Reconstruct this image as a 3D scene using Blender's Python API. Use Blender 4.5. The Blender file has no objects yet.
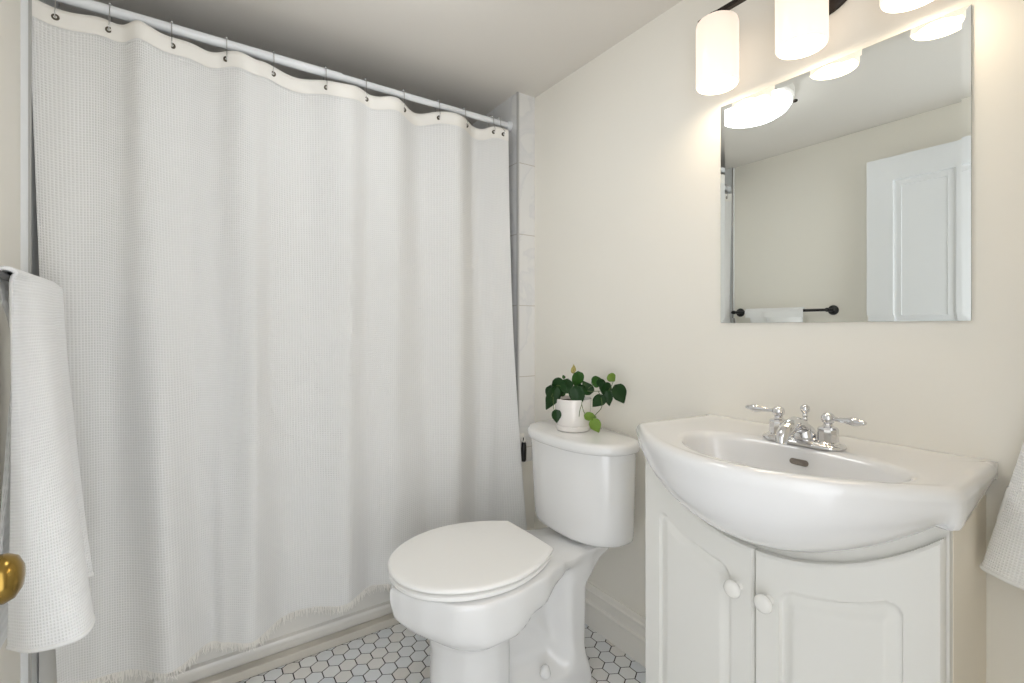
import bpy, bmesh, math, random
from mathutils import Vector, Matrix
random.seed(7)
PI = math.pi
scene = bpy.context.scene
col = scene.collection
D = 1.26                 # camera to mirror wall, metres; the room's own measure
H = 0.887 * D            # camera height
YAW = math.radians(34.3)

# ------------------------------------------------------------ camera, world, exposure
cam_data = bpy.data.cameras.new('camera')
cam = bpy.data.objects.new('camera', cam_data)
col.objects.link(cam)
cam.location = (0, 0, H)
cam.rotation_euler = (PI / 2, 0, -YAW)
cam_data.sensor_width = 36
cam_data.lens = 477 / 1024 * 36
cam_data.shift_y = -13.5 / 1024
cam_data.clip_start = 0.01
scene.camera = cam

world = bpy.data.worlds.new('hallway_light')
scene.world = world
world.use_nodes = True
bg = world.node_tree.nodes['Background']
bg.inputs[0].default_value = (0.95, 0.97, 1.0, 1)
WORLD_UP, WORLD_DOWN = 2.5, 2.7
wn = world.node_tree
w_tc = wn.nodes.new('ShaderNodeTexCoord'); w_sp = wn.nodes.new('ShaderNodeSeparateXYZ'); w_mr = wn.nodes.new('ShaderNodeMapRange')
w_mr.interpolation_type = 'SMOOTHSTEP'
w_mr.inputs['From Min'].default_value = -0.05; w_mr.inputs['From Max'].default_value = 0.6
w_mr.inputs['To Min'].default_value = WORLD_DOWN; w_mr.inputs['To Max'].default_value = WORLD_UP
wn.links.new(w_tc.outputs['Generated'], w_sp.inputs[0]); wn.links.new(w_sp.outputs['Z'], w_mr.inputs['Value'])
wn.links.new(w_mr.outputs['Result'], bg.inputs[1])

scene.view_settings.view_transform = 'Standard'
scene.view_settings.look = 'None'
scene.view_settings.exposure = 0.14
scene.view_settings.gamma = 1.0
scene.view_settings.use_curve_mapping = False
scene.cycles.max_bounces = 10
scene.cycles.diffuse_bounces = 8
scene.cycles.glossy_bounces = 6
scene.cycles.transmission_bounces = 8
scene.cycles.use_denoising = True
scene.cycles.sample_clamp_indirect = 6
scene.cycles.caustics_reflective = False

BULB_POWER = 0.8
SHADE_GLOW = 0.86
DOME_FILL_GLOW = 9.0  # glow added to an unlit fixture, to light the room from above

# ------------------------------------------------------------ materials
def mat(name, color, rough=0.5, metal=0.0, spec=0.5, coat=0.0, bump=None, noise=None, emit=None):
    m = bpy.data.materials.new(name)
    m.use_nodes = True
    nt = m.node_tree
    b = nt.nodes['Principled BSDF']
    b.inputs['Base Color'].default_value = (*color, 1)
    b.inputs['Roughness'].default_value = rough
    b.inputs['Metallic'].default_value = metal
    b.inputs['Specular IOR Level'].default_value = spec
    b.inputs['Coat Weight'].default_value = coat
    b.inputs['Coat Roughness'].default_value = 0.08
    if emit:
        b.inputs['Emission Color'].default_value = (*emit[0], 1)
        b.inputs['Emission Strength'].default_value = emit[1]
    if noise:       # (scale, amount): slight unevenness of the paint or glaze
        tc = nt.nodes.new('ShaderNodeTexCoord')
        nz = nt.nodes.new('ShaderNodeTexNoise'); nz.inputs['Scale'].default_value = noise[0]
        nz.inputs['Detail'].default_value = 4
        mr = nt.nodes.new('ShaderNodeMapRange')
        mr.inputs['To Min'].default_value = 1 - noise[1]; mr.inputs['To Max'].default_value = 1 + noise[1]
        mx = nt.nodes.new('ShaderNodeVectorMath'); mx.operation = 'SCALE'
        mx.inputs[0].default_value = color
        nt.links.new(tc.outputs['Object'], nz.inputs['Vector'])
        nt.links.new(nz.outputs['Fac'], mr.inputs['Value'])
        nt.links.new(mr.outputs['Result'], mx.inputs['Scale'])
        nt.links.new(mx.outputs['Vector'], b.inputs['Base Color'])
    if bump:        # (scale, strength, distance)
        tc = nt.nodes.new('ShaderNodeTexCoord')
        nz = nt.nodes.new('ShaderNodeTexNoise'); nz.inputs['Scale'].default_value = bump[0]
        nz.inputs['Detail'].default_value = 3
        bp = nt.nodes.new('ShaderNodeBump'); bp.inputs['Strength'].default_value = bump[1]
        bp.inputs['Distance'].default_value = bump[2]
        nt.links.new(tc.outputs['Object'], nz.inputs['Vector'])
        nt.links.new(nz.outputs['Fac'], bp.inputs['Height'])
        nt.links.new(bp.outputs['Normal'], b.inputs['Normal'])
    return m

def waffle(name, color, pitch, depth, rough=0.95, header=None, strength=0.9, translucent=0.0, ratio=1.0):
    """woven honeycomb cloth, laid out in the cloth's own UVs (metres)"""
    m = mat(name, color, rough, spec=0.15)
    nt = m.node_tree; b = nt.nodes['Principled BSDF']
    b.inputs['Sheen Weight'].default_value = 0.15
    uv = nt.nodes.new('ShaderNodeUVMap')
    sp = nt.nodes.new('ShaderNodeSeparateXYZ'); nt.links.new(uv.outputs['UV'], sp.inputs[0])
    def wave(sock, p):
        a = nt.nodes.new('ShaderNodeMath'); a.operation = 'MULTIPLY'; a.inputs[1].default_value = PI / p
        s = nt.nodes.new('ShaderNodeMath'); s.operation = 'SINE'
        ab = nt.nodes.new('ShaderNodeMath'); ab.operation = 'ABSOLUTE'
        nt.links.new(sock, a.inputs[0]); nt.links.new(a.outputs[0], s.inputs[0]); nt.links.new(s.outputs[0], ab.inputs[0])
        return ab.outputs[0]
    w1 = wave(sp.outputs['X'], pitch); w2 = wave(sp.outputs['Y'], pitch * ratio)
    mn = nt.nodes.new('ShaderNodeMath'); mn.operation = 'MULTIPLY'
    nt.links.new(w1, mn.inputs[0]); nt.links.new(w2, mn.inputs[1])
    inv = nt.nodes.new('ShaderNodeMath'); inv.operation = 'SUBTRACT'; inv.inputs[0].default_value = 1
    nt.links.new(mn.outputs[0], inv.inputs[1])
    height = inv.outputs[0]
    if header is not None:
        lt = nt.nodes.new('ShaderNodeMath'); lt.operation = 'LESS_THAN'; lt.inputs[1].default_value = header
        nt.links.new(sp.outputs['Y'], lt.inputs[0])
        mu = nt.nodes.new('ShaderNodeMath'); mu.operation = 'MULTIPLY'
        nt.links.new(height, mu.inputs[0]); nt.links.new(lt.outputs[0], mu.inputs[1])
        height = mu.outputs[0]
    bp = nt.nodes.new('ShaderNodeBump'); bp.inputs['Strength'].default_value = strength
    bp.inputs['Distance'].default_value = depth
    nt.links.new(height, bp.inputs['Height'])
    nt.links.new(bp.outputs['Normal'], b.inputs['Normal'])
    # thread shadows painted into the colour: each cell darkens towards its bottom
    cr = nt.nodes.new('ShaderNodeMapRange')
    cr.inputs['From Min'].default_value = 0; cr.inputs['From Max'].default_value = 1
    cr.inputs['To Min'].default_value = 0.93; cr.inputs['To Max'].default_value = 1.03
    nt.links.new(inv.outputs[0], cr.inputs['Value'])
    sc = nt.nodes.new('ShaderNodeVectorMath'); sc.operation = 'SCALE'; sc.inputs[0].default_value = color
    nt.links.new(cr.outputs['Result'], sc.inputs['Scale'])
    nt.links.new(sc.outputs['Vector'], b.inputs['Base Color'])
    if translucent:
        out = nt.nodes['Material Output']
        tr = nt.nodes.new('ShaderNodeBsdfTranslucent'); tr.inputs[0].default_value = (*color, 1)
        mi = nt.nodes.new('ShaderNodeMixShader'); mi.inputs[0].default_value = translucent
        nt.links.new(b.outputs[0], mi.inputs[1]); nt.links.new(tr.outputs[0], mi.inputs[2])
        nt.links.new(mi.outputs[0], out.inputs[0])
    return m

def marble_tile(name):
    m = mat(name, (0.72, 0.72, 0.71), 0.18, spec=0.5)
    nt = m.node_tree; b = nt.nodes['Principled BSDF']
    tc = nt.nodes.new('ShaderNodeTexCoord')
    nz = nt.nodes.new('ShaderNodeTexNoise'); nz.inputs['Scale'].default_value = 3.2
    nz.inputs['Detail'].default_value = 8; nz.inputs['Distortion'].default_value = 1.8
    rp = nt.nodes.new('ShaderNodeValToRGB')
    e = rp.color_ramp.elements
    e[0].position = 0.40; e[0].color = (0.75, 0.75, 0.74, 1)
    e[1].position = 0.62; e[1].color = (0.74, 0.74, 0.73, 1)
    mid = e.new(0.5); mid.color = (0.69, 0.695, 0.70, 1)
    a = e.new(0.47); a.color = (0.75, 0.75, 0.74, 1)
    c = e.new(0.54); c.color = (0.73, 0.73, 0.73, 1)
    nt.links.new(tc.outputs['Object'], nz.inputs['Vector']); nt.links.new(nz.outputs['Fac'], rp.inputs['Fac'])
    sp = nt.nodes.new('ShaderNodeSeparateXYZ'); nt.links.new(tc.outputs['Object'], sp.inputs[0])
    fr = nt.nodes.new('ShaderNodeMath'); fr.operation = 'SUBTRACT'; 
    fr.inputs[1].default_value = 0.2955
    dv = nt.nodes.new('ShaderNodeMath'); dv.operation = 'DIVIDE'; dv.inputs[1].default_value = 0.3057
    fc = nt.nodes.new('ShaderNodeMath'); fc.operation = 'FRACT'
    lt = nt.nodes.new('ShaderNodeMath'); lt.operation = 'LESS_THAN'; lt.inputs[1].default_value = 0.010
    nt.links.new(sp.outputs['Z'], fr.inputs[0]); nt.links.new(fr.outputs[0], dv.inputs[0])
    nt.links.new(dv.outputs[0], fc.inputs[0]); nt.links.new(fc.outputs[0], lt.inputs[0])
    mx = nt.nodes.new('ShaderNodeMix'); mx.data_type = 'RGBA'
    nt.links.new(lt.outputs[0], mx.inputs['Factor']); nt.links.new(rp.outputs['Color'], mx.inputs['A'])
    mx.inputs['B'].default_value = (0.52, 0.49, 0.44, 1)
    nt.links.new(mx.outputs['Result'], b.inputs['Base Color'])
    return m

M = {}
M['wall'] = mat('wall_paint', (0.83, 0.805, 0.74), 0.6, spec=0.3, noise=(3, 0.012), bump=(90, 0.08, 0.002))
M['ceiling'] = mat('ceiling_paint', (0.75, 0.72, 0.675), 0.75, spec=0.2, noise=(2, 0.015))
M['trim'] = mat('trim_paint', (0.82, 0.80, 0.75), 0.35, noise=(4, 0.015))
M['tile'] = marble_tile('marbled_tile')
M['tile_edge'] = mat('tile_edging', (0.42, 0.42, 0.41), 0.35)
M['grout'] = mat('grout', (0.045, 0.042, 0.038), 0.9, noise=(20, 0.2))
M['kerb'] = mat('kerb_strip', (0.56, 0.53, 0.47), 0.5, noise=(12, 0.06))
M['hex'] = [mat('hex_tile', c, 0.33, noise=(9, 0.04)) for c in
            [(0.71, 0.725, 0.74), (0.66, 0.69, 0.72), (0.72, 0.71, 0.69), (0.68, 0.655, 0.62), (0.74, 0.745, 0.74)]]
M['china'] = mat('glazed_china', (0.76, 0.76, 0.755), 0.12, spec=0.55, coat=0.4)
M['china_sink'] = mat('glazed_sink_china', (0.78, 0.78, 0.78), 0.1, spec=0.55, coat=0.4)
M['seat'] = mat('seat_enamel', (0.85, 0.845, 0.825), 0.28, spec=0.5)
M['tub'] = mat('tub_enamel', (0.72, 0.705, 0.665), 0.22, coat=0.2)
M['cabinet'] = mat('cabinet_paint', (0.75, 0.745, 0.71), 0.38, noise=(6, 0.01))
M['cabinet_side'] = mat('cabinet_side_laminate', (0.86, 0.80, 0.69), 0.45, noise=(6, 0.01))
M['knob'] = mat('white_knob', (0.80, 0.79, 0.755), 0.25)
M['chrome'] = mat('chrome', (0.74, 0.74, 0.75), 0.06, metal=1.0)
M['steel'] = mat('ring_steel', (0.62, 0.62, 0.62), 0.25, metal=1.0)
M['eyelet'] = mat('eyelet_brass', (0.13, 0.115, 0.09), 0.35, metal=0.9)
M['rod'] = mat('rod_enamel', (0.80, 0.82, 0.84), 0.25)
M['black'] = mat('black_metal', (0.012, 0.012, 0.013), 0.4)
M['bronze'] = mat('dark_bronze', (0.028, 0.022, 0.018), 0.35, metal=0.7)
M['brass'] = mat('worn_brass', (0.34, 0.22, 0.055), 0.22, metal=1.0, noise=(30, 0.15))
M['door'] = mat('door_paint', (0.76, 0.78, 0.80), 0.4)
M['mirror'] = mat('mirror_silver', (0.86, 0.885, 0.865), 0.0, metal=1.0)
M['mirror_edge'] = mat('mirror_glass_edge', (0.45, 0.47, 0.43), 0.2)
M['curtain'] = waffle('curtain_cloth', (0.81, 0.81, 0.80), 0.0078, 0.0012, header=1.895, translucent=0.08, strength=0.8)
M['header'] = mat('curtain_header', (0.85, 0.83, 0.785), 0.9, spec=0.1, bump=(400, 0.1, 0.001))
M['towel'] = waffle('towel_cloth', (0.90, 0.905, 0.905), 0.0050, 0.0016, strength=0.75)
M['towel_hem'] = mat('towel_hem', (0.84, 0.84, 0.83), 0.95, spec=0.1, bump=(500, 0.3, 0.001))
M['pot'] = mat('pot_glaze', (0.80, 0.77, 0.74), 0.15, coat=0.5)
M['soil'] = mat('potting_soil', (0.03, 0.02, 0.012), 0.95, bump=(120, 0.8, 0.005))
M['stem'] = mat('plant_stem', (0.10, 0.15, 0.04), 0.5)
def leafmat(name, c):
    m = mat(name, c, 0.38, spec=0.35, noise=(45, 0.25))
    return m
M['leaf'] = leafmat('dark_leaf', (0.008, 0.040, 0.006))
M['leaf_mid'] = leafmat('green_leaf', (0.028, 0.095, 0.014))
M['leaf_young'] = leafmat('young_leaf', (0.17, 0.28, 0.045))
M['bud'] = leafmat('leaf_bud', (0.42, 0.36, 0.12))
M['slot'] = mat('overflow_metal', (0.20, 0.17, 0.14), 0.4, metal=0.0)
M['white_plastic'] = mat('white_plastic', (0.82, 0.80, 0.76), 0.35)
M['dome'] = mat('frosted_dome_fill', (0.62, 0.68, 0.68), 0.3, emit=((0.97, 0.985, 1.0), DOME_FILL_GLOW))
M['bulb'] = mat('lit_bulb', (1, 0.95, 0.85), 0.5, emit=((1.0, 0.80, 0.56), 6.0))
# opal glass: glows a little stronger towards the mouth where the bulb sits
def opal():
    m = mat('opal_glass', (0.35, 0.33, 0.30), 0.3, emit=((1.0, 0.84, 0.69), SHADE_GLOW))
    nt = m.node_tree; b = nt.nodes['Principled BSDF']
    tc = nt.nodes.new('ShaderNodeTexCoord'); sp = nt.nodes.new('ShaderNodeSeparateXYZ')
    nt.links.new(tc.outputs['Generated'], sp.inputs[0])
    mr = nt.nodes.new('ShaderNodeMapRange'); mr.inputs['To Min'].default_value = SHADE_GLOW * 1.15
    mr.inputs['To Max'].default_value = SHADE_GLOW * 0.8
    nt.links.new(sp.outputs['Z'], mr.inputs['Value']); nt.links.new(mr.outputs['Result'], b.inputs['Emission Strength'])
    return m
M['opal'] = opal()
M['opal_inner'] = mat('opal_glass_inside', (0.5, 0.47, 0.42), 0.4, emit=((1.0, 0.86, 0.66), 3.4))

# ------------------------------------------------------------ mesh helpers
def link(name, bm, m, parent=None, smooth=False, angle=None):
    me = bpy.data.meshes.new(name)
    bmesh.ops.recalc_face_normals(bm, faces=bm.faces[:])
    bm.to_mesh(me); bm.free()
    mats = m if isinstance(m, list) else [m]
    for x in mats: me.materials.append(x)
    if smooth:
        for p in me.polygons: p.use_smooth = True
        if angle is not None:
            me.set_sharp_from_angle(angle=math.radians(angle))
    o = bpy.data.objects.new(name, me); col.objects.link(o)
    if parent is not None:
        o.parent = parent
        o.location = -Vector(parent.get('_w', (0, 0, 0)))      # shapes are written in room coordinates
    return o

def root(name, loc, label=None, cat=None, group=None):
    o = bpy.data.objects.new(name, None); col.objects.link(o)
    o.location = loc; o['_w'] = tuple(loc)
    o.empty_display_size = 0.05
    tag(o, label, cat, group)
    return o
def tag(o, label=None, cat=None, group=None, kind=None):
    if label: o['label'] = label
    if cat: o['category'] = cat
    if group: o['group'] = group
    if kind: o['kind'] = kind
    return o
def struct(name, bm, m, parent=None, **k):
    o = link(name, bm, m, parent, **k)
    if parent is None: o['kind'] = 'structure'
    return o
def sub(name, bm, m, part, **k):          # a sub-part: parent sits at the room origin offset of its thing
    o = link(name, bm, m, None, **k); o.parent = part
    return o

def box(bm, lo, hi, bevel=0.0, seg=2, mi=0):
    r = bmesh.ops.create_cube(bm, size=1)
    vs = r['verts']
    lo = Vector(lo); hi = Vector(hi)
    for v in vs:
        v.co = Vector([(lo[i] + hi[i]) / 2 + v.co[i] * (hi[i] - lo[i]) for i in range(3)])
    fs = set(f for v in vs for f in v.link_faces)
    for f in fs: f.material_index = mi
    if bevel:
        es = list(set(e for v in vs for e in v.link_edges))
        bmesh.ops.bevel(bm, geom=es, offset=bevel, segments=seg, affect='EDGES', profile=0.5)
    return bm
def nb(): return bmesh.new()

def lathe(bm, prof, origin, axis=(0, 0, 1), n=32, cap=True, mi=0, facets=None):
    """prof: (radius, distance along axis)"""
    ax = Vector(axis).normalized()
    q = Vector((0, 0, 1)).rotation_difference(ax)
    rings = []
    for r, h in prof:
        if r < 1e-6:
            rings.append([bm.verts.new(Vector(origin) + q @ Vector((0, 0, h)))])
        else:
            rings.append([bm.verts.new(Vector(origin) + q @ Vector((r * math.cos(2 * PI * k / n), r * math.sin(2 * PI * k / n), h))) for k in range(n)])
    for a, b in zip(rings, rings[1:]):
        if len(a) == 1 and len(b) == 1: continue
        for k in range(n):
            k2 = (k + 1) % n
            if len(a) == 1: f = bm.faces.new((a[0], b[k], b[k2]))
            elif len(b) == 1: f = bm.faces.new((a[k], a[k2], b[0]))
            else: f = bm.faces.new((a[k], a[k2], b[k2], b[k]))
            f.material_index = mi
    if cap:
        for rg in (rings[0], rings[-1]):
            if len(rg) > 2:
                bm.faces.new(rg).material_index = mi
    return bm

def tube(bm, pts, rad, n=12, cap=True, mi=0):
    pts = [Vector(p) for p in pts]
    rads = rad if isinstance(rad, (list, tuple)) else [rad] * len(pts)
    rings = []; prev = None
    for i, p in enumerate(pts):
        t = (pts[min(i + 1, len(pts) - 1)] - pts[max(i - 1, 0)]).normalized()
        if prev is None:
            up = Vector((0, 0, 1)) if abs(t.z) < 0.9 else Vector((1, 0, 0))
            nrm = (up - t * up.dot(t)).normalized()
        else:
            nrm = (prev - t * prev.dot(t)).normalized()
        prev = nrm; bi = t.cross(nrm)
        rings.append([bm.verts.new(p + (nrm * math.cos(2 * PI * k / n) + bi * math.sin(2 * PI * k / n)) * rads[i]) for k in range(n)])
    for a, b in zip(rings, rings[1:]):
        for k in range(n):
            bm.faces.new((a[k], a[(k + 1) % n], b[(k + 1) % n], b[k])).material_index = mi
    if cap:
        bm.faces.new(rings[0]).material_index = mi; bm.faces.new(rings[-1]).material_index = mi
    return bm

def loft(bm, rings, cap0=True, cap1=True, mi=0):
    R = [[bm.verts.new(p) for p in r] for r in rings]
    n = len(R[0])
    for a, b in zip(R, R[1:]):
        for k in range(n):
            bm.faces.new((a[k], a[(k + 1) % n], b[(k + 1) % n], b[k])).material_index = mi
    if cap0: bm.faces.new(R[0]).material_index = mi
    if cap1: bm.faces.new(R[-1]).material_index = mi
    return bm

def grid(bm, P, uvs=None, mi=0):
    V = [[bm.verts.new(p) for p in row] for row in P]
    uvl = bm.loops.layers.uv.verify() if uvs else None
    for i in range(len(V) - 1):
        for j in range(len(V[0]) - 1):
            f = bm.faces.new((V[i][j], V[i][j + 1], V[i + 1][j + 1], V[i + 1][j])); f.material_index = mi
            if uvs:
                for lp, (a, b) in zip(f.loops, ((i, j), (i, j + 1), (i + 1, j + 1), (i + 1, j))):
                    lp[uvl].uv = uvs[a][b]
    return bm

def interp(tab, x, smooth=True):
    if x <= tab[0][0]: return tab[0][1]
    for (a, ya), (b, yb) in zip(tab, tab[1:]):
        if x <= b:
            t = (x - a) / (b - a) if b > a else 0
            if smooth: t = t * t * (3 - 2 * t)
            return ya + (yb - ya) * t
    return tab[-1][1]
def R(*p):             # room point: distances as fractions of D, height above eye level likewise
    return Vector((p[0] * D, p[1] * D, H + p[2] * D))
def arc(c, r, a0, a1, n, plane='xz'):
    out = []
    for k in range(n + 1):
        a = a0 + (a1 - a0) * k / n
        if plane == 'xz': out.append(Vector((c[0] + r * math.cos(a), c[1], c[2] + r * math.sin(a))))
        elif plane == 'yz': out.append(Vector((c[0], c[1] + r * math.cos(a), c[2] + r * math.sin(a))))
        else: out.append(Vector((c[0] + r * math.cos(a), c[1] + r * math.sin(a), c[2])))
    return out

CEIL = H + 0.80 * D
XR = D                       # mirror wall
XL = -0.275 * D              # left wall
YT = 1.325 * D               # front face of the tiled returns
YF = 2.48                    # wall behind the tub
XA = 0.928 * D               # tiled alcove side, right
XB = -0.262 * D              # alcove side, left
YB = -0.03 * D               # wall behind the camera

# ------------------------------------------------------------ room shell
b = nb(); box(b, (XR, YB - 0.12, 0), (XR + 0.1, YF + 0.1, CEIL)); struct('wall_right', b, M['wall'])
b = nb(); box(b, (XL - 0.1, YB - 0.12, 0), (XL, YF + 0.1, CEIL)); struct('wall_left', b, M['wall'])
b = nb(); box(b, (XL, YF, 0), (XR, YF + 0.1, CEIL)); struct('wall_alcove_back', b, M['tile'])
b = nb(); box(b, (XL - 0.1, YB - 0.12, CEIL), (XR + 0.1, YF + 0.1, CEIL + 0.1)); struct('ceiling', b, M['ceiling'])
# alcove side walls: tiled above the tub, painted below on the room side
b = nb(); box(b, (XA, YT, 0.54), (XR, YF, CEIL)); struct('wall_alcove_right', b, M['tile'])
b = nb(); box(b, (XA, YT + 0.004, 0), (XR, YF, 0.54)); struct('wall_alcove_right_base', b, M['wall'])
b = nb(); box(b, (XL, 1.345 * D, 0.0), (XB, YF, CEIL)); struct('wall_alcove_left', b, M['rod'])
b = nb(); box(b, (XA - 0.003, YT - 0.003, 0.54), (XA + 0.005, YT + 0.006, CEIL)); struct('trim_1', b, M['tile_edge'])
b = nb(); box(b, (XB - 0.002, 1.345 * D - 0.002, 0.0), (XB + 0.003, 1.345 * D + 0.006, CEIL)); struct('trim_2', b, M['tile_edge'])
# wall behind the camera, with the open doorway
DX0, DX1, DZ = XL + 0.03, 0.42 * D, 1.98
b = nb()
box(b, (DX1, YB - 0.12, 0), (XR, YB, CEIL)); box(b, (XL, YB - 0.12, DZ), (DX1, YB, CEIL))
struct('wall_back', b, M['wall'])
b = nb(); box(b, (XL, YB - 0.12, 0), (DX0, 0.13, DZ)); struct('trim_3', b, M['trim'])   # hinge jamb

# floor: hexagon mosaic in dark grout, and the stone strip along the tub
b = nb()
y_end = 1.372 * D
box(b, (XL, YB - 0.12, -0.05), (XR, YF, 0.0))
pitch = 0.0418 * D; rr = (pitch / 2 - 0.0017) / math.cos(PI / 6)
cx0, cy0 = 0.936 * D, 0.990 * D
rowh = pitch * math.sqrt(3) / 2
def clip(poly, ymax, xmin, xmax, ymin):
    for ax, lim, sgn in ((1, ymax, 1), (0, xmax, 1), (0, xmin, -1), (1, ymin, -1)):
        out = []
        for p, q in zip(poly, poly[1:] + poly[:1]):
            ip = (p[ax] - lim) * sgn <= 0; iq = (q[ax] - lim) * sgn <= 0
            if ip: out.append(p)
            if ip != iq:
                t = (lim - p[ax]) / (q[ax] - p[ax]); out.append((p[0] + (q[0] - p[0]) * t, p[1] + (q[1] - p[1]) * t))
        poly = out
        if len(poly) < 3: return None
    return poly
for j in range(-32, 20):
    for i in range(-40, 16):
        x = cx0 + (i + 0.5 * (j % 2)) * pitch; y = cy0 + j * rowh
        if x < XL - .05 or x > XR + .05 or y > y_end + .04 or y < YB - 0.15: continue
        poly = [(x + rr * math.cos(PI / 6 + k * PI / 3), y + rr * math.sin(PI / 6 + k * PI / 3)) for k in range(6)]
        poly = clip(poly, y_end - 0.001, XL + 0.001, XR - 0.001, YB - 0.119)
        if not poly: continue
        c = (sum(p[0] for p in poly) / len(poly), sum(p[1] for p in poly) / len(poly))
        mi = random.choice((1, 1, 2, 3, 3, 4, 5, 5))
        lo = [b.verts.new((p[0], p[1], 0.0002)) for p in poly]
        s = 0.965
        hi = [b.verts.new((c[0] + (p[0] - c[0]) * s, c[1] + (p[1] - c[1]) * s, 0.0016)) for p in poly]
        n = len(poly)
        for k in range(n): b.faces.new((lo[k], lo[(k + 1) % n], hi[(k + 1) % n], hi[k])).material_index = mi
        b.faces.new(hi).material_index = mi
struct('floor', b, [M['grout']] + M['hex'])
b = nb(); box(b, (XB, y_end, 0.0), (XA, y_end + 0.034, 0.030), 0.003); struct('trim_4', b, M['kerb'])

# baseboards: flat board, bead, moulded cap
def baseboard(name, along, a0, a1, face, sgn):
    prof = [(0, 0), (0.016, 0), (0.016, 0.078), (0.019, 0.081), (0.022, 0.085), (0.022, 0.090), (0.019, 0.094), (0.014, 0.096), (0.013, 0.099),
            (0.013, 0.124), (0.016, 0.127), (0.018, 0.131), (0.017, 0.136), (0.013, 0.139), (0.0115, 0.141), (0.009, 0.149), (0.006, 0.154), (0, 0.155)]
    bm = nb(); rg = []
    for a in (a0, a1):
        rg.append([Vector((face + sgn * d, a, z)) if along == 'y' else Vector((a, face + sgn * d, z)) for d, z in prof])
    loft(bm, rg)
    return struct(name, bm, M['trim'])
baseboard('baseboard_right', 'y', 0.645 * D, YT, XR, -1)
baseboard('baseboard_left', 'y', 0.13, 1.345 * D, XL, 1)

# ------------------------------------------------------------ open door, lying back against the left wall
dx1 = -0.200 * D; dx0 = dx1 - 0.035
dy0, dy1 = 0.144, 0.757 * D
b = nb()
def door_grid(bm, xs, sgn):
    panels = [(dy1 - .105 - .225, dy1 - .105), (dy0 + .105, dy0 + .105 + .225)]
    pz = [(0.22, 0.68), (0.90, 1.818)]
    def dep(y, z):
        best = 0
        for a, c in panels:
            for e, f in pz:
                if a < y < c and e < z < f:
                    d = min(y - a, c - y, z - e, f - z)
                    best = interp([(0, 0), (0.004, 0.009), (0.012, 0.010), (0.030, 0.007), (0.032, 0.010)], d, False)
        return best
    ys = sorted(set([dy0, dy1] + [v for p in panels for e in (0, .004, .012, .030, .032, .1) for v in (p[0] + e, p[1] - e)]))
    zs = sorted(set([0.01, 1.93] + [v for p in pz for e in (0, .004, .012, .030, .032, .1) for v in (p[0] + e, p[1] - e)]))
    V = [[bm.verts.new((xs - sgn * dep(y, z), y, z)) for y in ys] for z in zs]
    for i in range(len(zs) - 1):
        for j in range(len(ys) - 1):
            bm.faces.new((V[i][j], V[i][j + 1], V[i + 1][j + 1], V[i + 1][j]))
    return V
A = door_grid(b, dx1, 1); B = door_grid(b, dx0, -1)
nz_, ny_ = len(A), len(A[0])
for j in range(ny_ - 1):
    b.faces.new((A[0][j], A[0][j + 1], B[0][j + 1], B[0][j])); b.faces.new((A[-1][j], A[-1][j + 1], B[-1][j + 1], B[-1][j]))
for i in range(nz_ - 1):
    b.faces.new((A[i][0], A[i + 1][0], B[i + 1][0], B[i][0])); b.faces.new((A[i][-1], A[i + 1][-1], B[i + 1][-1], B[i][-1]))
door = struct('door_1', b, M['door'])
ky, kz = 0.722 * D, H - 0.266 * D
b = nb()
lathe(b, [(0.029, 0), (0.029, 0.004), (0.024, 0.007), (0.012, 0.010), (0.010, 0.024), (0.013, 0.028), (0.025, 0.035), (0.0315, 0.044), (0.032, 0.052), (0.027, 0.062), (0.016, 0.068), (0, 0.070)],
      (dx1, ky, kz), (1, 0, 0), 40)
kn = sub('door_knob', b, M['brass'], door, smooth=True, angle=50); kn['label'] = 'round worn brass knob'
for hz in (0.25, 1.0, 1.7):
    b = nb(); lathe(b, [(0, -.045), (.006, -.045), (.006, .045), (0, .045)], (dx1 - .01, dy0 - .007, hz), n=12, cap=False)
    sub('hinge', b, M['brass'], door, smooth=True, angle=40)

# ------------------------------------------------------------ bathtub
ty0 = 1.397 * D; ty1 = YF - .003; tx0 = XB + 0.002; tx1 = XA - 0.002
b = nb()
yc = (ty0 + ty1) / 2; xc = (tx0 + tx1) / 2
def rrect(x0, x1, y0, y1, r, z, n=6):
    pts = []
    for cx, cy, a in ((x1 - r, y1 - r, 0), (x0 + r, y1 - r, PI / 2), (x0 + r, y0 + r, PI), (x1 - r, y0 + r, 3 * PI / 2)):
        for k in range(n + 1):
            t = a + k / n * PI / 2
            pts.append(Vector((cx + r * math.cos(t), cy + r * math.sin(t), z)))
    return pts
rim = 0.40
rings = [rrect(tx0, tx1, ty0, ty1, .002, 0.0), rrect(tx0, tx1, ty0 + .006, ty1, .002, 0.052), rrect(tx0, tx1, ty0 - .004, ty1, .002, 0.056),
         rrect(tx0, tx1, ty0 - .006, ty1, .002, 0.066), rrect(tx0, tx1, ty0 - .003, ty1, .002, 0.073), rrect(tx0, tx1, ty0 + .010, ty1, .002, 0.077),
         rrect(tx0, tx1, ty0 + .012, ty1, .002, 0.10), rrect(tx0, tx1, ty0 + .010, ty1, .002, rim - .06),
         rrect(tx0, tx1, ty0, ty1, .002, rim - .045), rrect(tx0, tx1, ty0, ty1, .002, rim - .01), rrect(tx0 + .006, tx1 - .006, ty0 + .008, ty1 - .006, .004, rim),
         rrect(tx0 + .07, tx1 - .07, ty0 + .07, ty1 - .05, .12, rim), rrect(tx0 + .08, tx1 - .08, ty0 + .08, ty1 - .06, .12, rim - .015),
         rrect(tx0 + .15, tx1 - .12, ty0 + .12, ty1 - .10, .12, 0.12), rrect(tx0 + .22, tx1 - .18, ty0 + .18, ty1 - .16, .10, 0.085)]
rings[0] = rrect(tx0, tx1, ty0 + .008, ty1, .002, 0.0)
loft(b, rings)
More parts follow.
